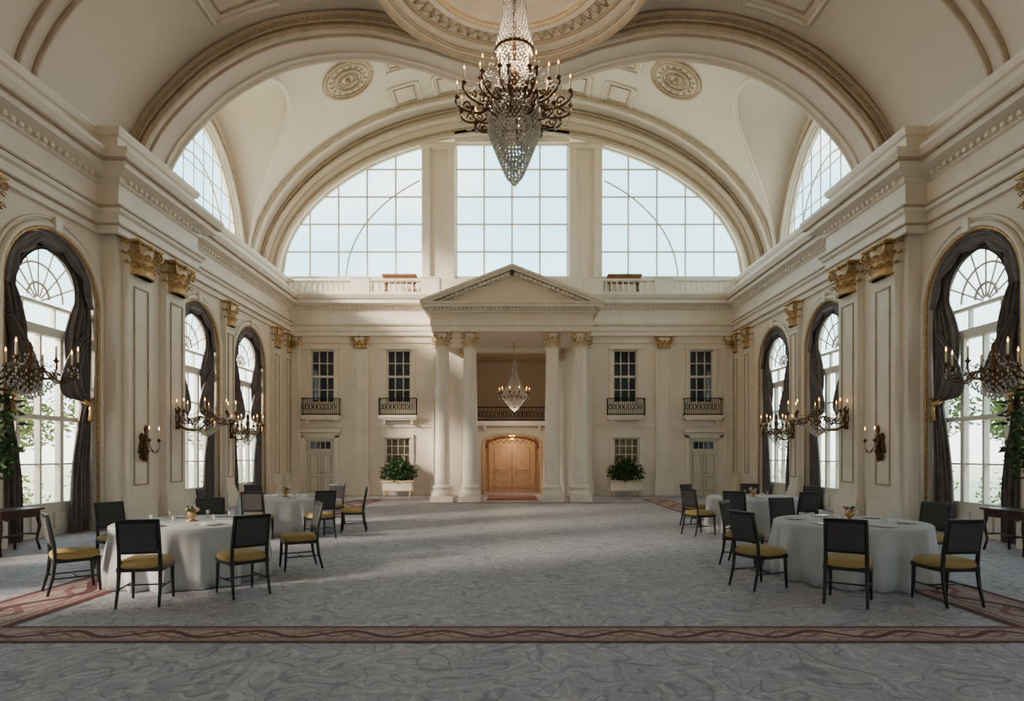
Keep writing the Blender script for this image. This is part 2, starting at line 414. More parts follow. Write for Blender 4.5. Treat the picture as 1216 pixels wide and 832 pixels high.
# ------------------------------------------------------------------ front ceiling
hp=[(0,11.85),(1.35,12.12),(2.5,12.5),(4.1,12.8),(6.0,12.6),(7.6,11.86),(8.8,10.8),(9.45,9.9),(9.7,9.1)]
hv=[(0,12.35),(1.35,12.6),(2.5,12.95),(4.1,13.25),(6.0,13.05),(7.8,12.3),(9.1,11.1),(9.8,10.0),(10.0,9.2)]
def sym(h): return [(-x,z) for x,z in h[::-1]]+list(h[1:])
P=catmull(sym(hp),8); PV=catmull(sym(hv),8)
def interp(C,x):
    for i in range(len(C)-1):
        if C[i][0]<=x<=C[i+1][0] and C[i+1][0]>C[i][0]:
            t=(x-C[i][0])/(C[i+1][0]-C[i][0]); return C[i][1]+(C[i+1][1]-C[i][1])*t
    return C[0][1] if x<C[0][0] else C[-1][1]
b=B(); b.grid([[(x,YF-.5,z) for x,z in PV],[(x,5,z) for x,z in PV],[(x,16.6,z) for x,z in PV]],VAULT); b.obj('ceiling')
A0,A1=16.1,17.4
b=B()
b.grid([[(x,A0,z) for x,z in P],[(x,A1,z) for x,z in P]],VAULT)
b.grid([[(x,A0,z) for x,z in P],[(x,A0,z+1.2) for x,z in P]],RIB)
Pe=[(-12.2,9.1)]+P+[(12.2,9.1)]
b.grid([[(x,A1,z) for x,z in Pe],[(x,A1,18.4) for x,z in Pe]],VAULT,False)
b.grid([[(x,A1-.3,z+1) for x,z in Pe],[(x,A1-.3,18.4) for x,z in Pe]],VAULT,False)
def off(C,d):
    out=[]
    for i,(x,z) in enumerate(C):
        a=C[max(i-1,0)]; c=C[min(i+1,len(C)-1)]; tx,tz=c[0]-a[0],c[1]-a[1]; l=math.hypot(tx,tz); out.append((x-tz/l*d,z+tx/l*d))
    return out
for d,r,y,m in ((0,.09,A0,RIB),(.16,.05,A0-.03,RIB),(.34,.08,A0-.03,RIB),(0,.06,A1,TRIM),(-.02,.04,A0+.3,RIB),(-.02,.04,A1-.28,TRIM)):
    b.tube([(x,y,z) for x,z in off(P,d)],r,m,6)
bo=off(P,.24)
for i in range(len(bo)-1):
    for t in (0,.34,.67):
        x=bo[i][0]+(bo[i+1][0]-bo[i][0])*t; z=bo[i][1]+(bo[i+1][1]-bo[i][1])*t; b.octa((x,A0-.05,z),.055,RIB,1)
b.obj('trim_4',sharp=40)
def surf_strip(b,fz,pts,w,t,m):
    L=[Vector((x,y,fz(x,y)-t*.4)) for x,y in pts]; b.tube(L,w,m,5)
def frame(b,fz,x0,x1,y0,y1,w,m,n=10):
    for y in (y0,y1): surf_strip(b,fz,[(x0+(x1-x0)*i/n,y) for i in range(n+1)],w,w,m)
    for x in (x0,x1): surf_strip(b,fz,[(x,y0+(y1-y0)*i/n) for i in range(n+1)],w,w,m)
fv=lambda x,y:interp(PV,x)
b=B()
for s in (-1,1):
    for (xa,xb) in ((3.7,5.3),(5.8,7.4)):
        for (ya,yb) in ((13.2,15.6),(9.6,12.3)):
            frame(b,fv,s*xa,s*xb,ya,yb,.07,TRIM); frame(b,fv,s*(xa+.22),s*(xb-.22),ya+.25,yb-.25,.035,RIB)
            cx,cy=s*(xa+xb)/2,(ya+yb)/2
            for r,t in ((.42,.05),(.25,.04)):
                b.tube([(cx+r*math.cos(a*PI/12),cy+1.5*r*math.sin(a*PI/12),fv(cx+r*math.cos(a*PI/12),0)-.01) for a in range(25)],t,RIB,5)
            for a in range(8): b.octa((cx+.33*math.cos(a*PI/4),cy+.5*math.sin(a*PI/4),fv(cx+.33*math.cos(a*PI/4),0)-.03),.07,TRIM,.6)
for y in (12.7,9.3,5,1):
    for dd in (-.22,.22):
        b.tube([(x,y+dd,z-.03) for x,z in PV],.07,RIB,5)
b.obj('trim_5')
b=B(); C=(0,13.05,0)
def ringm(r0,r1,z,zt,m): 
    b.lathe([(r0,zt),(r0,z),(r1,z),(r1,zt)],C,m,72,False)
b.lathe([(.05,12.5),(1.9,12.5)],C,VAULT,72)
for r0,r1,z,m in ((1.75,2.0,12.05,TRIM),(2.0,2.14,12.0,TRIM),(2.14,2.75,12.12,VAULT),(2.72,2.9,11.98,TRIM),(2.9,3.12,11.9,TRIM)):
    ringm(r0,r1,z,13.3,m)
for r,t,z,m in ((1.9,.06,12.0,GILTPALE),(2.2,.04,12.08,RIB),(2.66,.04,12.08,RIB),(3.05,.07,11.88,RIB),(2.88,.04,11.93,RIB)):
    b.tube([(r*math.cos(a*PI/48),13.05+r*math.sin(a*PI/48),z) for a in range(97)],t,m,6)
for i in range(60):
    a=2*PI*i/60; r=2.43
    b.octa((r*math.cos(a),13.05+r*math.sin(a),12.1),.09 if i%2 else .14,RIB,.5)
    b.tube([((r+.16*math.sin(k))*math.cos(a+k*.012),13.05+(r+.16*math.sin(k))*math.sin(a+k*.012),12.1) for k in range(7)],.02,RIB,4)
b.lathe([(.05,12.2),(.3,12.25),(.5,12.4),(.55,12.55)],C,GILTPALE,24)
b.obj('ceiling_medallion')
# ------------------------------------------------------------------ back vault
SP=9.5; VH=11.5; VR=8.1; CY=22.7; CHW=4.2; CR=5.6
def vz(x,y):
    a=SP+VR*math.sqrt(max(0,1-(x/VH)**2)); t=(y-CY)/CHW
    return max(a,SP+CR*math.sqrt(max(0,1-t*t)) if abs(t)<1 else SP)
ys=[17.35,17.8,18.2]+[CY-CHW*math.cos(PI*i/72) for i in range(73)]+[27.2,27.6,28.0,28.6]
xs=[VH*math.sin(-PI/2+PI*i/150) for i in range(151)]
b=B(); b.grid([[(x,y,vz(x,y)) for x in xs] for y in ys],VAULT); b.obj('ceiling.001',sharp=22)
b=B()
def ell(hw,r,z0,y,n=64): return [(-hw*math.cos(PI*i/n),y,z0+r*math.sin(PI*i/n)) for i in range(n+1)]
YW=28.2
b.grid([ell(10.5,6.6,9.7,YW),ell(12.0,8.6,9.5,YW)],WALL,False)
b.grid([ell(10.5,6.6,9.7,YW),ell(10.5,6.6,9.7,YW+.4)],WALL)
b.grid([ell(10.5,6.6,9.7,YW+.4),ell(12.0,8.6,9.5,YW+.4)],WALL,False)
b.box(-12,12,YW,YW+.4,8.5,9.72,WALL); b.box(-12,12,YB+.35,YW+.4,8.45,8.64,WALL)
for s in (-1,1):
    x0,x1=2.55,4.05; zt=15.85
    b.box(s*x0,s*x1,YW-.12,YW+.4,8.65,zt,WALL)
    for xx,w in ((x0+.2,.16),(x1-.2,.16)): b.box(s*(xx-w),s*(xx+w),YW-.26,YW-.1,9.0,zt-.15,TRIM)
    b.box(s*(x0-.05),s*(x1+.05),YW-.34,YW,zt-.35,zt-.2,TRIM); b.box(s*(x0-.05),s*(x1+.05),YW-.3,YW,8.65,9.1,TRIM)
b.box(-2.6,2.6,YW,YW+.4,15.9,16.5,WALL)
b.box(-10.6,10.6,YW-.14,YW,9.66,9.8,TRIM)
for hw,r,t,m in ((10.6,6.72,.09,TRIM),(10.85,7.0,.05,RIB),(11.2,7.5,.14,TRIM),(11.4,7.9,.08,RIB)):
    b.tube(ell(hw,r,9.6,YW-.08),t,m,6)
b.tube(ell(11.42,8.0,9.5,27.2),.12,TRIM,6); b.tube(ell(11.42,8.0,9.5,26.95),.05,RIB,6)
b.obj('wall_back_lunette')
def lun(b,u0,u1,hw,rise,zs,zb,us,hs,mp,top=None,t=.035):
    def H(u): 
        h=zs+rise*math.sqrt(max(0,1-(u/hw)**2)); return min(h,top) if top else h
    def bar(p,q,r): b.tube([mp(*p),mp(*q)],r,PAINTW,4,False)
    for u in us: 
        if u0<u<u1 and H(u)>zb: bar((u,zb),(u,H(u)),t)
    for z in hs:
        if z>=zs+rise: continue
        e=hw*math.sqrt(max(0,1-((z-zs)/rise)**2)) if z>zs else hw
        a,c=max(u0,-e),min(u1,e)
        if c-a>.1: bar((a,z),(c,z),t)
    n=30; arc=[(u0+(u1-u0)*i/n,H(u0+(u1-u0)*i/n)) for i in range(n+1)]
    b.tube([mp(*p) for p in arc],.07,PAINTW,6); bar((u0,zb),(u1,zb),.08); 
    for u in (u0,u1): bar((u,zb),(u,max(zb+.02,H(u))),.07)
    vs=[mp(*p) for p in arc]+[mp(u1,zb),mp(u0,zb)]; b.add(vs,[tuple(range(len(vs)))],GLASS)
hs=[9.75+1.25*i for i in range(1,6)]
for (u0,u1,top) in ((-10.5,-4.05,None),(-2.55,2.55,15.9),(4.05,10.5,None)):
    wi+=1; b=B()
    mp=lambda u,z:(u,YW+.2,z)
    if top: us=[-1.27,0,1.27]
    else: us=[s*u for u in (5.3,6.6,7.9,9.2) for s in (-1,1)]
    lun(b,u0,u1,10.5,6.6,9.7,9.75,us,hs,mp,top,.045)
    for k in (.72,):
        pts=[(-10.5*k*math.cos(PI*i/80),9.7+6.6*k*1.15*math.sin(PI*i/80)) for i in range(81)]
        pts=[p for p in pts if u0<p[0]<u1]
        if len(pts)>2 and not top: b.tube([mp(*p) for p in pts],.04,PAINTW,4)
    b.obj('window_%d'%wi)
for s in (-1,1):
    wi+=1; b=B(); mp=lambda u,z:(s*11.6,CY+u,z)
    lun(b,-3.6,3.6,3.6,4.7,9.55,9.6,[-2.88,-2.16,-1.44,-.72,0,.72,1.44,2.16,2.88],[10.5,11.4,12.3,13.2],mp,None,.03)
    b.tube([mp(2.4*-math.cos(PI*i/30),9.6+3.1*math.sin(PI*i/30)) for i in range(31)],.035,PAINTW,4)
    b.obj('window_%d'%wi)
    b=B(); n=48
    A=[(s*11.45,CY-3.6*math.cos(PI*i/n),9.55+4.7*math.sin(PI*i/n)) for i in range(n+1)]
    Bq=[(s*11.45,CY-4.35*math.cos(PI*i/n),9.5+5.8*math.sin(PI*i/n)) for i in range(n+1)]
    b.grid([A,Bq],WALL,False); b.grid([A,[(s*11.75,y,z) for x,y,z in A]],WALL)
    for k,t,m in ((3.72,.09,TRIM),(4.0,.05,RIB)):
        b.tube([(s*11.4,CY-k*math.cos(PI*i/n),9.5+(k+1.15)*math.sin(PI*i/n)) for i in range(n+1)],t,m,6)
    pts=[]
    for i in range(61):
        y=CY-CHW*math.cos(PI*i/60); z=SP+CR*math.sin(PI*i/60); x=VH*math.sqrt(max(0,1-((z-SP)/VR)**2)); pts.append((s*(x-.03),y,z-.03))
    b.tube(pts,.09,TRIM,6)
    b.obj('trim_%d'%(8+s))
def rosette(b,x,y,R):
    z=vz(x,y); dz=(vz(x+.05,y)-vz(x-.05,y))/.1; n=Vector((dz,0,-1)).normalized()
    q=Vector((0,0,-1)).rotation_difference(n).to_matrix().to_4x4(); b.M=Matrix.Translation((x,y,z))@q
    for r,t in ((1,.07),(.86,.04),(.55,.05),(.28,.05)): b.tube([(R*r*math.cos(a*PI/20),R*r*math.sin(a*PI/20),-.03) for a in range(41)],t*R,RIB,6)
    for i in range(16):
        a=i*PI/8; b.octa((R*.7*math.cos(a),R*.7*math.sin(a),-.04),R*.09,RIB,.6); b.octa((R*.4*math.cos(a),R*.4*math.sin(a),-.04),R*.07,RIB,.6)
    b.ball((0,0,-.05),R*.12,RIB); b.M=None
b=B()
for s in (-1,1):
    rosette(b,s*6.35,24.1,1.0)
    for xa,xb,ya,yb in ((3.9,5.1,25.6,27.0),(1.9,3.3,25.6,27.0),(3.6,5.0,21.5,24.6)):
        frame(b,vz,s*xa,s*xb,ya,yb,.06,TRIM); frame(b,vz,s*(xa+.2),s*(xb-.2),ya+.2,yb-.2,.035,RIB)
frame(b,vz,-1.4,1.4,20,27,.06,TRIM)
b.obj('trim_10')
# ------------------------------------------------------------------ back wall
holes=[(-1.75,1.75,0,6.2)]
for s in (-1,1):
    a=sorted((s*8.72,s*7.68)); holes.append((a[0],a[1],4.0,6.3))
    a=sorted((s*5.42,s*4.38)); holes.append((a[0],a[1],4.0,6.3))
    a=sorted((s*5.5,s*4.4)); holes.append((a[0],a[1],1.4,2.5))
    a=sorted((s*8.95,s*7.7)); holes.append((a[0],a[1],0,2.45))
b=B()
XS=sorted(set([-HW-.5,HW+.5]+[h[0] for h in holes]+[h[1] for h in holes])); ZS=sorted(set([0,8.65]+[h[2] for h in holes]+[h[3] for h in holes]))
for i in range(len(XS)-1):
    j=0
    while j<len(ZS)-1:
        def hole(j): 
            cx=(XS[i]+XS[i+1])/2; cz=(ZS[j]+ZS[j+1])/2; return any(h[0]<cx<h[1] and h[2]<cz<h[3] for h in holes)
        if hole(j): j+=1; continue
        k=j
        while k<len(ZS)-1 and not hole(k): k+=1
        b.box(XS[i],XS[i+1],YB,YB+.4,ZS[j],ZS[k],WALL); j=k
b.box(-1.95,-1.75,YB+.4,30.2,0,6.4,RECESS_SHADE); b.box(1.75,1.95,YB+.4,30.2,0,6.4,RECESS_SHADE); b.box(-1.95,1.95,30,30.2,0,6.4,RECESS_SHADE)
b.box(-1.95,1.95,YB+.4,30.2,6.2,6.4,RECESS_SHADE); b.box(-1.75,1.75,YB+.3,30,3.0,3.2,RECESS_SHADE)
b.obj('wall_back')
b=B()
for s in (-1,1):
    a,c=sorted((s*3.0,s*HW)); b.box(a,c,YB-.1,YB,3.08,3.2,TRIM); b.box(a,c,YB-.06,YB,2.95,3.08,TRIM)
    b.box(a,c,YB-.05,YB,6.6,6.68,TRIM)
    a,c=sorted((s*9.15,s*7.5))
    b.box(a,a+.16,YB-.08,YB,0,2.6,TRIM); b.box(c-.16,c,YB-.08,YB,0,2.6,TRIM); b.box(a,c,YB-.08,YB,2.5,2.7,TRIM); b.box(a-.1,c+.1,YB-.22,YB,2.72,2.86,TRIM)
    for (p,q) in ((8.86,7.54),(5.56,4.24)):
        a,c=sorted((s*p,s*q)); b.box(a,a+.12,YB-.07,YB,3.95,6.4,TRIM); b.box(c-.12,c,YB-.07,YB,3.95,6.4,TRIM); b.box(a-.05,c+.05,YB-.12,YB,6.32,6.46,TRIM)
    a,c=sorted((s*5.64,s*4.26)); b.box(a,a+.12,YB-.07,YB,1.3,2.6,TRIM); b.box(c-.12,c,YB-.07,YB,1.3,2.6,TRIM); b.box(a,c,YB-.09,YB,2.5,2.64,TRIM); b.box(a-.05,c+.05,YB-.12,YB,1.28,1.4,TRIM)
b.obj('trim_11')
b=B()
for a,c in ((-9.7,-9.2),(-7.45,-3.1),(3.1,7.45),(9.2,9.7)):
    b.box(a,c,YB-.06,YB,0,.3,TRIM)
b.obj('baseboard_back')
for s in (-1,1):
    for x,w in ((6.55,.7),(9.35,.45),(3.25,.4)):
        b=B(); b.box(s*x-w/2-.07,s*x+w/2+.07,YB-.24,YB,0,.55,TRIM); b.box(s*x-w/2-.04,s*x+w/2+.04,YB-.2,YB,.55,.68,TRIM)
        b.box(s*x-w/2,s*x+w/2,YB-.15,YB,.68,6.85,TRIM)
        for e in (-1,1): b.box(s*x+e*w*.3-.015,s*x+e*w*.3+.015,YB-.18,YB-.15,1,6.1,TRIM)
        leafcap(b,(s*x,YB-.12),6.35,w,.52,GOLD,d=w*.45,n=10); b.obj('pilaster')
def rect_window(x0,x1,z0,z1,nc,nr,g):
    global wi
    wi+=1; b=B(); f=.06
    b.box(x0,x0+f,YB+.02,YB+.14,z0,z1,PAINTW); b.box(x1-f,x1,YB+.02,YB+.14,z0,z1,PAINTW)
    b.box(x0,x1,YB+.02,YB+.14,z0,z0+f,PAINTW); b.box(x0,x1,YB+.02,YB+.14,z1-f,z1,PAINTW)
    b.box(x0,x1,YB+.14,YB+.16,z0,z1,g)
    for i in range(1,nc): x=x0+(x1-x0)*i/nc; b.box(x-.018,x+.018,YB+.08,YB+.14,z0,z1,PAINTW)
    for i in range(1,nr):
        z=z0+(z1-z0)*i/nr; t=.045 if i==nr//2 and nr>3 else .018; b.box(x0,x1,YB+.07,YB+.14,z-t,z+t,PAINTW)
    b.obj('window_%d'%wi)
for s in (-1,1):
    a=sorted((s*8.72,s*7.68)); rect_window(a[0],a[1],4.0,6.3,3,4,DARKG)
    a=sorted((s*5.42,s*4.38)); rect_window(a[0],a[1],4.0,6.3,3,4,DARKG)
    a=sorted((s*5.5,s*4.4)); rect_window(a[0],a[1],1.4,2.5,4,3,WARMG)
    x0,x1=sorted((s*8.95,s*7.7)); b=B()
    b.box(x0,x1,YB+.12,YB+.18,0,2.45,PAINTW)
    b.box(x0,x0+.07,YB+.03,YB+.12,0,2.45,PAINTW); b.box(x1-.07,x1,YB+.03,YB+.12,0,2.45,PAINTW); b.box(x0,x1,YB+.03,YB+.12,1.9,1.97,PAINTW); b.box(x0,x1,YB+.03,YB+.12,2.38,2.45,PAINTW)
    b.box(x0+.2,x1-.2,YB+.1,YB+.125,2.02,2.32,DARKG)
    for k in (1,2,3): x=x0+.2+(x1-x0-.4)*k/4; b.box(x-.015,x+.015,YB+.07,YB+.11,2.02,2.32,PAINTW)
    mx=(x0+x1)/2
    b.box(mx-.012,mx+.012,YB+.1,YB+.125,0,1.9,RIB)
    for e in (-1,1):
        for z0,z1 in ((.2,.8),(.95,1.75)):
            cx=mx+e*.28
            for q in (-.17,.17): b.box(cx+q-.012,cx+q+.012,YB+.09,YB+.12,z0,z1,RIB)
            for z in (z0,z1): b.box(cx-.18,cx+.18,YB+.09,YB+.12,z-.012,z+.012,RIB)
    b.ball((mx+.07,YB+.07,1.0),.035,GOLD)
    b.obj('door_%d'%(1 if s<0 else 2))
def railing(w,h,d):
    b=B(); b.box(-w/2,w/2,-d,0,-.12,0,TRIM); b.box(-w/2+.05,w/2-.05,-d+.06,0,-.2,-.12,TRIM)
    for e in (-1,1): b.box(e*w*.36-.05,e*w*.36+.05,-d*.7,0,-.38,-.2,TRIM)
    for z in (.04,h): b.tube([(-w/2+.03,0,z),(-w/2+.03,-d+.03,z),(w/2-.03,-d+.03,z),(w/2-.03,0,z)],.022,IRON,5)
    n=int(w/.09)
    for i in range(n+1):
        x=-w/2+.03+(w-.06)*i/n; b.tube([(x,-d+.03,0),(x,-d+.03,h)],.011,IRON,4)
    for i in range(n//2):
        x=-w/2+.12+(w-.2)*i/(n/2); b.tube([(x+.07*math.cos(a),-d+.02,h*.5+.12*math.sin(a)) for a in [k*PI/5 for k in range(11)]],.012,IRON,4)
    for x in (-w/2+.03,w/2-.03):
        for y in (-d*.3,-d*.65): b.tube([(x,y,0),(x,y,h)],.011,IRON,4)
    return b.mesh('balcony_railing')
rm=railing(1.65,.72,.4)
for s in (-1,1):
    inst(rm,'balcony_railing',(s*8.2,YB,3.45)); inst(rm,'balcony_railing',(s*4.9,YB,3.45))
rm2=railing(3.3,.6,.35); inst(rm2,'balcony_railing',(0,YB+.35,3.22))
b=B()
b.box(-1.1,1.1,29.8,29.98,0,2.6,DOORW); b.box(-.012,.012,29.77,29.8,0,2.2,WOODW)
for e in (-1,1):
    for z0,z1 in ((.2,.9),(1.05,2.1)):
        cx=e*.5
        for q in (-.32,.32): b.box(cx+q-.02,cx+q+.02,29.76,29.8,z0,z1,RIB)
        for z in (z0,z1): b.box(cx-.34,cx+.34,29.76,29.8,z-.02,z+.02,RIB)
b.obj('door_3')
b=B()
for e in (-1,1): 
    a,c=sorted((e*1.3,e*1.74)); b.box(a,c,27.45,27.6,0,3.0,WALL)
N=20; arc=[(-1.3*math.cos(PI*i/N),27.45,2.15+.5*math.sin(PI*i/N)**.6) for i in range(N+1)]
b.grid([arc,[(x,y,3.0) for x,y,z in arc]],WALL,False); b.tube([(-1.3,27.42,0)]+arc+[(1.3,27.42,0)],.05,GILTPALE,6)
b.tube([(x*.88,27.5,z-.12) for x,y,z in arc],.05,WOODW,6)
for i in range(9):
    x=-1.0+.25*i; b.ball((x,27.5,2.42+.12*math.cos(x)),.06,GOLD,6)
    b.tube([(x,27.5,2.42),(x+.12,27.5,2.25),(x+.25,27.5,2.42)],.025,GOLD,5)
b.obj('trim_12')
b=B()
b.lathe([(.02,0),(.12,-.05),(.15,-.2),(.08,-.35),(.01,-.4)],(0,28.6,2.85),FLAME,12); b.tube([(0,28.6,3.0),(0,28.6,2.85)],.015,GOLD,5); b.obj('pendant_lantern')
# ------------------------------------------------------------------ portico
PY=23.5
for x in (-2.62,-1.58,1.52,2.56):
    b=B(); b.box(-.42,.42,-.42,.42,0,.22,TRIM)
    b.lathe([(.40,.22),(.42,.28),(.40,.36),(.34,.40),(.33,.45),(.36,.5),(.37,.55),(.31,.6),(.285,.66)]+[(.285-.045*(t/10)**1.6,.66+5.05*t/10) for t in range(11)]+[(.27,5.73),(.27,5.78),(.24,5.8)],(0,0,0),TRIM,28)
    leafcap(b,(0,0),5.78,.58,.58,GILTPALE,n=10)
    o=b.obj('portico_column',sharp=50); o.location=(x,PY,0)
b=B()
X=3.0
b.box(-X,X,23.15,YB,6.36,6.56,TRIM); b.box(-X-.04,X+.04,23.11,YB,6.56,6.74,TRIM); b.box(-X,X,23.15,YB,6.74,7.02,WALL)
b.box(-X-.12,X+.12,23.03,YB,7.02,7.1,TRIM)
for i in range(40):
    x=-X+ (2*X)*(i+.5)/40; b.box(x-.045,x+.045,22.93,23.05,7.1,7.2,TRIM)
b.box(-X-.06,X+.06,23.05,YB,7.08,7.2,TRIM)
b.box(-X-.32,X+.32,22.85,YB,7.2,7.32,TRIM); b.box(-X-.38,X+.38,22.79,YB,7.32,7.38,TRIM)
AP=8.72; xe=X+.38
def prism(xe,z0,ap,y0,y1,m):
    b.add([(-xe,y0,z0),(xe,y0,z0),(0,y0,ap),(-xe,y1,z0),(xe,y1,z0),(0,y1,ap)],[(0,1,2),(3,5,4),(0,2,5,3),(1,4,5,2),(0,3,4,1)],m)
prism(xe-.15,7.38,AP-.2,23.15,YB-.3,WALL)
for s in (-1,1):
    n=Vector((s*(AP-7.38),0,xe)).normalized()
    for o0,o1,y in ((-.06,.04,22.79),(-.16,-.06,22.86),(-.26,-.2,23.0)):
        p0=Vector((s*xe,0,7.4)); p1=Vector((0,0,AP))
        a0,a1,c0,c1=p0+n*o0,p1+n*o0,p0+n*o1,p1+n*o1
        a1.x=c1.x=0
        vs=[(q.x,yy,q.z) for yy in (y,YB-.3) for q in (a0,a1,c1,c0)]
        b.add(vs,[(0,1,2,3),(7,6,5,4),(0,4,5,1),(3,2,6,7),(0,3,7,4)],TRIM)
    for i in range(20):
        t=(i+.5)/20; p=Vector((s*xe,0,7.4))*(1-t)+Vector((0,0,AP))*t-n*.22
        if p.z>7.5: b.box(p.x-.05,p.x+.05,22.93,23.15,p.z-.06,p.z+.05,TRIM)
b.obj('trim_13')
for s in (-1,1):
    b=B(); b.box(s*1.8,s*2.2,YB-.15,YB,0,5.8,TRIM); b.box(s*1.75,s*2.25,YB-.2,YB,0,.5,TRIM); leafcap(b,(s*2.0,YB-.05),5.8,.42,.52,GILTPALE); b.obj('pilaster')
# ------------------------------------------------------------------ balustrade
b=B()
def balseg(x0,x1,y=26.75):
    b.box(x0,x1,y-.12,y+.12,8.64,8.72,TRIM); b.box(x0,x1,y-.13,y+.13,9.2,9.28,TRIM)
    n=int((x1-x0)/.22)
    for i in range(n):
        x=x0+(x1-x0)*(i+.5)/n
        b.lathe([(.05,0),(.05,.04),(.025,.08),(.06,.19),(.055,.26),(.025,.38),(.04,.44),(.045,.48)],(x,y,8.72),TRIM,8)
for s in (-1,1):
    for a,c in ((9.5,6.9),(6.1,3.9)):
        q=sorted((s*a,s*c)); balseg(*q)
    for a,c in ((6.9,6.1),(3.9,3.1),(9.65,9.5)):
        q=sorted((s*a,s*c)); b.box(q[0],q[1],26.6,26.9,8.62,9.3,TRIM); b.box(q[0]-.03,q[1]+.03,26.57,26.93,9.3,9.36,TRIM)
b.box(-3.1,3.1,26.65,26.85,8.62,9.28,TRIM)
b.obj('balustrade')
for s in (-1,1):
    b=B()
    b.box(-.75,.75,-.22,.22,.82,.9,WOODW); b.box(-.70,.70,-.18,.18,.60,.82,WOODW)
    for e in (-1,1):
        for f in (-1,1): b.tube([(e*.6,f*.16,.7),(e*.6,f*.16,.35),(e*.62,f*.17,0)],[.05,.04,.03],WOODW,6)
    b.box(-.6,.6,-.14,.14,.18,.22,WOODW)
    o=b.obj('sideboard'); o.location=(s*4.95,27.5,8.645); o.scale=(1,1,1.15)
# ------------------------------------------------------------------ dining furniture
def chair():
    b=B()
    for e in (-1,1):
        b.tube([(e*.21,.21,.42),(e*.21,.22,.2),(e*.215,.235,0)],[.024,.02,.014],CHAIRW,8)
        b.tube([(e*.215,-.30,0),(e*.21,-.245,.22),(e*.205,-.22,.44),(e*.205,-.235,.62),(e*.205,-.30,.97)],[.015,.02,.024,.021,.018],CHAIRW,8)
        b.tube([(e*.21,.2,.2),(e*.208,-.24,.2)],.011,CHAIRW,6)
    b.tube([(-.21,0,.2),(.21,0,.2)],.011,CHAIRW,6)
    b.box(-.235,.235,-.235,.235,.385,.44,CHAIRW)
    rows=[]
    for zz,k in ((.425,1.0),(.45,1.05),(.48,1.04),(.505,.94),(.518,.75),(.522,.4),(.523,.05)):
        row=[]
        for i in range(33):
            a=2*PI*i/32; c,s_=math.cos(a),math.sin(a); sq=lambda t:math.copysign(abs(t)**.35,t)
            row.append((.235*k*sq(c),.0+.235*k*sq(s_),zz))
        rows.append(row)
    b.grid(rows,SEAT)
    def bk(x0,x1,z0,z1,th,m):
        f=lambda z:-.225-(z-.5)*.16
        b.add([(x0,f(z0)-th,z0),(x1,f(z0)-th,z0),(x1,f(z0)+th,z0),(x0,f(z0)+th,z0),(x0,f(z1)-th,z1),(x1,f(z1)-th,z1),(x1,f(z1)+th,z1),(x0,f(z1)+th,z1)],
              [(0,3,2,1),(4,5,6,7),(0,1,5,4),(1,2,6,5),(2,3,7,6),(3,0,4,7)],m)
    bk(-.215,.215,.93,.975,.016,CHAIRW); bk(-.205,.205,.585,.62,.014,CHAIRW)
    bk(-.185,.185,.62,.93,.022,UPH)
    return b.mesh('dining_chair')
cm=chair()
def put_chair(x,y,tx,ty,jit=0):
    a=math.atan2(ty-y,tx-x)-PI/2+jit; o=inst(cm,'dining_chair',(x,y,0),a,1.04)
    bv=o.modifiers.new('b','BEVEL'); bv.width=.008; bv.segments=2; bv.limit_method='ANGLE'; bv.angle_limit=.8
def table():
    b=B(); R=1.02; H=.8
    rf=lambda r,z,a: r if z>H-.03 or r<.9 else r+ (H-z)/H*(.065*math.sin(a*17+.8*math.sin(a*3))+.03*math.sin(a*9+1)+.018*math.sin(a*31))
    b.lathe([(.2,.01),(R+.03,.012),(R+.035,.2),(R+.02,.4),(R+.0,.6),(R-.005,.72),(R-.005,H-.02),(R-.03,H),(.6,H+.001),(.02,H+.001)],(0,0,0),CLOTH,180,True,rf)
    return b.mesh('round_dining_table')
tm=table()
def tableware():
    b=B(); z=.802
    for i in range(6):
        a=2*PI*i/6+.3; x,y=.72*math.cos(a),.72*math.sin(a)
        b.lathe([(.06,0),(.13,.012),(.14,.018),(.09,.014),(.02,.012)],(x,y,z),CHINA,20)
        x,y=.5*math.cos(a+.25),.5*math.sin(a+.25)
        b.lathe([(.025,0),(.025,.004),(.005,.01),(.005,.05),(.022,.07),(.025,.1),(.022,.115)],(x,y,z),CRYS,10)
        b.tube([(.72*math.cos(a-.24),.72*math.sin(a-.24),z+.006),(.58*math.cos(a-.28),.58*math.sin(a-.28),z+.006)],.006,GOLD,4)
    b.lathe([(.08,0),(.09,.01),(.03,.03),(.025,.05),(.07,.08),(.05,.14),(.03,.16)],(0,0,z),GOLD,16)
    for i in range(14):
        a=random.random()*6.28; r=random.random()**.5*.09; b.ball((r*math.cos(a),r*math.sin(a),z+.15+.05*random.random()),.025,FLOWER if i%3 else LEAF,6)
    return b.mesh('table_setting')
tw=tableware()
T=[(-4.6,8.95),(-5.15,14.2),(4.85,8.95),(5.5,14.2)]
for i,(x,y) in enumerate(T): inst(tm,'round_dining_table',(x,y,0),i*1.3); inst(tw,'table_setting',(x,y,0),i*.7)
CH=[[(-4.35,7.42),(-5.65,8.05),(-3.42,7.9),(-3.3,9.65),(-6.05,9.65),(-5.1,10.5)],
    [(-5.2,12.75),(-4.05,13.1),(-3.65,14.3),(-6.55,13.7),(-6.2,15.2),(-4.55,15.6)],
    [(4.02,7.45),(3.3,8.3),(5.15,7.42),(6.35,9.6),(3.7,9.95),(4.7,10.5)],
    [(4.12,13.7),(4.7,12.95),(5.85,12.75),(6.9,14.8),(4.55,15.4),(6.0,15.7)]]
for t,L in zip(T,CH):
    for (x,y) in L: put_chair(x,y,t[0],t[1],random.uniform(-.12,.12))
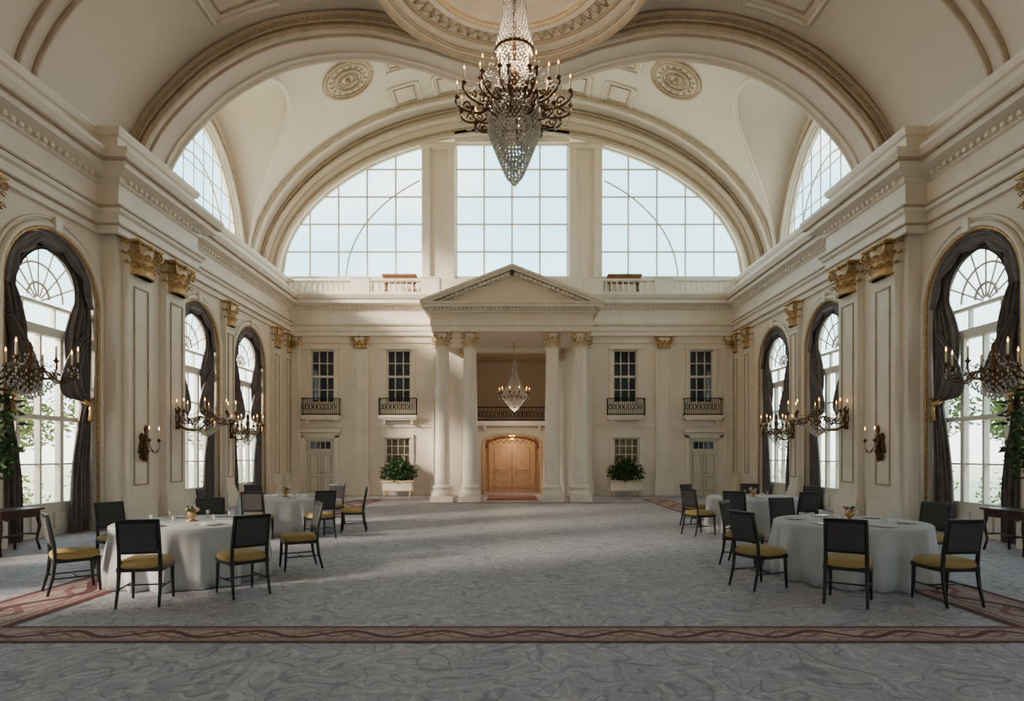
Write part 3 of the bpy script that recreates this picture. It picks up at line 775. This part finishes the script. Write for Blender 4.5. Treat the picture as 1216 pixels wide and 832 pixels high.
# ------------------------------------------------------------------ console + plants
def leaves(b,c,rad,n,size,m,aspect=2.2):
    for _ in range(n):
        while True:
            p=Vector((random.uniform(-1,1),random.uniform(-1,1),random.uniform(-1,1)))
            if .25<p.length<1: break
        q=Vector((c[0]+p.x*rad[0],c[1]+p.y*rad[1],c[2]+p.z*rad[2]))
        d=Vector((random.gauss(0,1),random.gauss(0,1),random.gauss(0,.7))).normalized(); w=d.orthogonal().normalized()
        w=(w*math.cos(random.random()*6)+d.cross(w)*math.sin(random.random()*6)).normalized()
        s_=size*random.uniform(.6,1.3); dn=d.cross(w)*s_*.15
        b.add([q,q+d*s_*.5+w*s_*.5/aspect+dn,q+d*s_,q+d*s_*.5-w*s_*.5/aspect+dn],[(0,1,2,3)],m,True)
def console():
    b=B(); b.box(-.28,.28,-.5,.5,.74,.78,WOODD); b.box(-.24,.24,-.45,.45,.62,.74,WOODD)
    for e in (-1,1):
        for f in (-1,1): b.tube([(e*.21,f*.42,.64),(e*.235,f*.44,.45),(e*.20,f*.41,.2),(e*.235,f*.45,0)],[.035,.03,.018,.026],WOODD,8)
    b.tube([(-.21,0,.28),(.21,0,.28)],.015,WOODD,6)
    for f in (-1,1): b.tube([(-.21,f*.42,.3),(.21,f*.42,.3)],.015,WOODD,6)
    b.tube([(0,-.42,.3),(0,.42,.3)],.015,WOODD,6)
    return b.mesh('console_table')
cme=console()
def fern():
    b=B(); b.lathe([(.12,0),(.15,.03),(.13,.06),(.2,.25),(.24,.4),(.22,.42),(.18,.36)],(0,0,0),CHINA,20)
    for i in range(9):
        a=i*.7; b.tube([(0,0,.35),(.1*math.cos(a),.1*math.sin(a),1.0),(.35*math.cos(a),.35*math.sin(a),1.7+.15*i)],[.02,.015,.006],BARK,5)
    leaves(b,(0,0,1.7),(.5,.6,1.2),480,.24,LEAF); return b.mesh('potted_ficus')
fe=fern()
for s in (-1,1):
    inst(cme,'console_table',(s*8.98,11.1,0)); inst(fe,'potted_ficus',(s*9.05,10.72,.78),s,.8)
def planter():
    b=B(); b.box(-.62,.62,-.25,.25,.25,.62,TRIM); b.box(-.68,.68,-.29,.29,.6,.68,GILTPALE); b.box(-.64,.64,-.27,.27,.23,.28,GILTPALE)
    for e in (-1,1):
        for f in (-1,1): b.tube([(e*.5,f*.2,.25),(e*.56,f*.23,.12),(e*.5,f*.2,0)],[.04,.03,.035],GILTPALE,6)
    leaves(b,(0,0,1.0),(.78,.4,.46),900,.17,LEAF); leaves(b,(0,0,1.25),(.5,.3,.4),300,.17,LEAF); return b.mesh('planter_with_shrub')
pm=planter()
for s in (-1,1): inst(pm,'planter_with_shrub',(s*4.82,26.4,0),0 if s<0 else PI)
# ------------------------------------------------------------------ candle fixtures
def candle(b,p,h=.22,r=.018):
    b.lathe([(.01,-.05),(.05,0),(.055,.015),(.02,.02),(.022,.05)],p,BRONZE,8)
    b.lathe([(r,.03),(r,h)],p,CANDLE,8); b.lathe([(.004,h),(.016,h+.03),(.012,h+.05),(.002,h+.09)],p,FLAME,6)
def arms(b,c,n,R,z0,dip,z1,t,ph=0,ch=.25):
    for i in range(n):
        a=ph+2*PI*i/n; ca,sa=math.cos(a),math.sin(a)
        pts=catmull([(c[0]+r*ca,c[1]+r*sa,c[2]+z) for r,z in ((.04,z0),(R*.3,z0+.06*R),(R*.55,dip),(R*.85,dip+.02),(R,z1*.6+dip*.4),(R*.98,z1))],4)
        b.tube(pts,t,BRONZE,5)
        for (fr,fz,k0) in ((.5,R*.12,.11),(.8,R*.10,.08)):
            sp=[]
            for k in range(10):
                th=k/9*2*PI; rr=R*k0*(1-k/12); sp.append((c[0]+(R*fr+rr*math.cos(th))*ca,c[1]+(R*fr+rr*math.cos(th))*sa,c[2]+dip+fz+rr*math.sin(th)))
            b.tube(sp,t*.8,BRONZE,4)
        e=(c[0]+R*.98*ca,c[1]+R*.98*sa,c[2]+z1); candle(b,e,ch)
        for k in range(3): b.octa((e[0],e[1],e[2]-.1-.06*k),.026,CRYS,1.6)
def strands(b,c,prof,n,rb,sp,ph=0):
    L=[0]
    for i in range(len(prof)-1): L.append(L[-1]+math.hypot(prof[i+1][0]-prof[i][0],prof[i+1][1]-prof[i][1]))
    N=int(L[-1]/sp)
    for k in range(N+1):
        d=L[-1]*k/N; i=0
        while i<len(L)-2 and L[i+1]<d: i+=1
        t=(d-L[i])/(L[i+1]-L[i]); r=prof[i][0]+(prof[i+1][0]-prof[i][0])*t; z=prof[i][1]+(prof[i+1][1]-prof[i][1])*t
        m=max(5,min(n,int(2*PI*r/(rb*2.3))))
        for j in range(m):
            a=ph+2*PI*(j+.5*(k%2))/m; b.octa((c[0]+r*math.cos(a),c[1]+r*math.sin(a),c[2]+z),rb,CRYS)
b=B(); c=(0,0,0)
b.lathe([(.03,-.2),(.1,0),(.16,.1),(.08,.25),(.06,.5),(.14,.62),(.1,.75),(.04,.9),(.03,2.9),(.12,3.15),(.2,3.2)],c,BRONZE,14)
for R,z in ((.52,.1),(.5,-.25),(.40,1.15)):
    b.tube([(R*math.cos(a*PI/16),R*math.sin(a*PI/16),z) for a in range(33)],.035,BRONZE,6)
for i in range(8):
    a=i*PI/4; b.tube([(.1*math.cos(a),.1*math.sin(a),.1),(.5*math.cos(a),.5*math.sin(a),.1)],.015,BRONZE,4)
arms(b,c,14,1.22,.02,-.16,.12,.026,.13,.26); arms(b,c,8,.78,.3,.1,.42,.024,.4,.26)
arms(b,c,10,.9,-.12,-.38,-.12,.02,.2,.16)
strands(b,c,[(.08,2.95),(.2,2.4),(.27,1.8),(.40,1.2)],26,.032,.07)
strands(b,c,[(.40,1.2),(.25,.8),(.5,.1)],22,.024,.09)
strands(b,c,[(.54,.08),(.56,-.3),(.52,-.6),(.42,-.85),(.3,-1.15),(.17,-1.45),(.03,-1.62)],40,.032,.065)
strands(b,c,[(.3,.0),(.36,-.4),(.25,-1.0),(.05,-1.35)],20,.03,.08)
for i in range(14):
    a0=.13+2*PI*i/14; a1=.13+2*PI*(i+1)/14
    for k in range(1,12):
        t=k/12; a=a0+(a1-a0)*t; R=1.2; b.octa((R*math.cos(a),R*math.sin(a),.1-.26*math.sin(t*PI)),.02,CRYS)
    for k in range(14):
        t=k/14; R=.42+.78*t; b.octa((R*math.cos(a0),R*math.sin(a0),1.15-1.05*t-.35*math.sin(t*PI)),.02,CRYS)
o=b.obj('chandelier'); o.location=(0.05,13.05,9.03)
b=B()
b.lathe([(.02,-.1),(.07,0),(.04,.2),(.03,.6),(.015,2.3)],c,GOLD,10)
arms(b,c,10,.62,-.02,-.12,.12,.013,0,.14)
strands(b,c,[(.04,1.4),(.1,.9),(.22,.5),(.48,.12)],24,.03,.06); strands(b,c,[(.5,.1),(.45,-.12),(.3,-.3),(.15,-.5),(.03,-.6)],26,.03,.06)
o=b.obj('chandelier'); o.location=(.1,25.4,4.15)
def sconce(n,R,big):
    b=B()
    b.lathe([(.02,0),(.09,.04),(.05,.12),(.1,.3),(.06,.45),(.1,.55),(.02,.65)],(0.02,0,-.3),BRONZE,10)
    D=R+.08 if big else .12
    b.tube(catmull([(0,0,-.15),(D*.4,0,-.32),(D*.8,0,-.28),(D,0,-.1)],5),.03,BRONZE,6)
    b.lathe([(.01,-.38),(.05,-.3),(.03,-.22),(.1,-.1),(.07,0),(.03,.08),(.06,.2),(.03,.32),(.05,.45),(.01,.55)],(D,0,0),BRONZE,12)
    arms(b,(D,0,0),n,R,0,-.14,.16,.018 if big else .012,PI/n,.26)
    if big:
        strands(b,(D,0,0),[(R*.55,-.02),(R*.5,-.2),(R*.25,-.38),(.03,-.48)],18,.024,.06)
        for i in range(n):
            a=PI/n+2*PI*i/n
            for k in range(9):
                t=k/9; b.octa((D+R*t*math.cos(a),R*t*math.sin(a),.4-.28*t-.16*math.sin(t*PI)),.018,CRYS)
    return b.mesh('wall_sconce')
sb=sconce(8,.74,True); ss=sconce(4,.3,False); sm=sconce(6,.5,True)
for s in (-1,1):
    r=0 if s<0 else PI
    inst(sb,'wall_sconce',(s*(HW-.53),17.05,2.75),r)
    inst(sb,'wall_sconce',(s*(HW-.16),11.28,3.25),r)
    inst(ss,'wall_sconce',(s*(HW-.53),15.4,1.95),r,1.0)
    inst(sm,'wall_sconce',(s*(HW-.16),21.12,2.6),r)
# ------------------------------------------------------------------ outside
b=B(); b.box(-90,90,-70,140,-.5,-.35,BOUNCE_GROUND); b.obj('outside_bounce_ground')  # sandy ground added outside for warm bounce light, not a known terrace
def tree():
    b=B(); b.tube([(0,0,-.1),(.1,0,1.5),(0,.1,3.2),(.2,0,5)],[.18,.14,.1,.04],BARK,8)
    for c,r in (((0,0,4.6),(1.5,1.5,1.3)),((.8,.4,3.6),(1.1,1.1,.9)),((-.8,-.5,3.4),(1.1,1.1,.9)),((0,0,5.6),(.9,.9,.8))):
        leaves(b,c,r,520,.24,TLEAF)
    leaves(b,(0,0,.9),(1.4,1.4,1.1),500,.2,TLEAF)
    return b.mesh('tree')
tr=tree()
for i,(x,y,k) in enumerate(((15.5,14.6,1),(17,20,.9),(16,25,1.1),(15,9,.9),(18,30,1.1),(19,17,1.2),(16,35,.9),(22,24,1.2),(15,3,1),(14.5,17.5,.9),(17,11,1))):
    for s in (-1,1): inst(tr,'tree',(s*(x+(.8 if s<0 else 0)),y+(1 if s<0 else 0),-.35),i*1.1,k)
# ------------------------------------------------------------------ world + lights
w=bpy.data.worlds.new('World'); sc.world=w; w.use_nodes=True; nt=w.node_tree; bg=nt.nodes['Background']
tc=nt.nodes.new('ShaderNodeTexCoord'); sp=nt.nodes.new('ShaderNodeSeparateXYZ'); nt.links.new(tc.outputs['Generated'],sp.inputs[0])
r=nt.nodes.new('ShaderNodeValToRGB'); e=r.color_ramp.elements
e[0].position=0.0; e[0].color=(.92,.90,.84,1); e[1].position=.75; e[1].color=(.40,.60,.72,1)
m1=e.new(.28); m1.color=(.40,.72,.82,1)
m2=e.new(.12); m2.color=(.76,.88,.90,1)
nt.links.new(sp.outputs[2],r.inputs[0])
no=nt.nodes.new('ShaderNodeTexNoise'); no.inputs['Scale'].default_value=3.2; no.inputs['Detail'].default_value=6; mpg=nt.nodes.new('ShaderNodeMapping'); mpg.inputs['Scale'].default_value=(1,1,2.2)
nt.links.new(tc.outputs['Generated'],mpg.inputs[0]); nt.links.new(mpg.outputs[0],no.inputs['Vector'])
cr=nt.nodes.new('ShaderNodeValToRGB'); cr.color_ramp.elements[0].position=.48; cr.color_ramp.elements[1].position=.78
nt.links.new(no.outputs['Fac'],cr.inputs[0])
mx=nt.nodes.new('ShaderNodeMix'); mx.data_type='RGBA'; nt.links.new(cr.outputs[0],mx.inputs[0]); nt.links.new(r.outputs[0],mx.inputs[6]); mx.inputs[7].default_value=(1,.97,.92,1)
nt.links.new(mx.outputs[2],bg.inputs[0]); bg.inputs[1].default_value=5.2
def light(kind,name,loc,rot,energy,col=(1,1,1),**k):
    l=bpy.data.lights.new(name,kind); l.energy=energy; l.color=col
    for a,v in k.items(): setattr(l,a,v)
    o=bpy.data.objects.new(name,l); o.location=loc; o.rotation_euler=rot; sc.collection.objects.link(o); return o
def portal(name,loc,rot,sx,sy):
    o=light('AREA',name,loc,rot,1,shape='RECTANGLE',size=sx,size_y=sy); o.data.cycles.is_portal=True
portal('sky_portal',(0,28.8,13),(-PI/2,0,0),21,7)
for s in (-1,1):
    portal('sky_portal',(s*11.9,CY,11.9),(0,s*PI/2,0),4.8,7.3)
    for c in WIN: portal('sky_portal',(s*10.35,c,3.5),(0,s*PI/2,0),6,2.7)
for c in FW: portal('sky_portal',(c,YF-.8,3.5),(PI/2,0,0),2.7,6)
d=Vector((13,8.0,-6.0)).normalized()
sun=light('SUN','sun',(-30,0,30),(0,0,0),15.0,(1,.86,.68),angle=.19); sun.rotation_euler=d.to_track_quat('-Z','Y').to_euler()
light('POINT','chandelier_lamp',(0.05,13.05,10.0),(0,0,0),230,(1,.80,.58),shadow_soft_size=.5)
light('POINT','vestibule_lamp',(0,28.6,2.2),(0,0,0),34,(1,.72,.48),shadow_soft_size=.12)
light('POINT','recess_lamp',(.1,25.4,3.4),(0,0,0),40,(1,.80,.58),shadow_soft_size=.3)
# ------------------------------------------------------------------ camera
cam=bpy.data.cameras.new('camera'); co=bpy.data.objects.new('camera',cam); sc.collection.objects.link(co)
co.location=(0,0,1.75); co.rotation_euler=(PI/2,0,0); cam.sensor_width=36; cam.lens=740/1216*36; cam.shift_y=(540-416)/1216
cam.clip_end=500; sc.camera=co
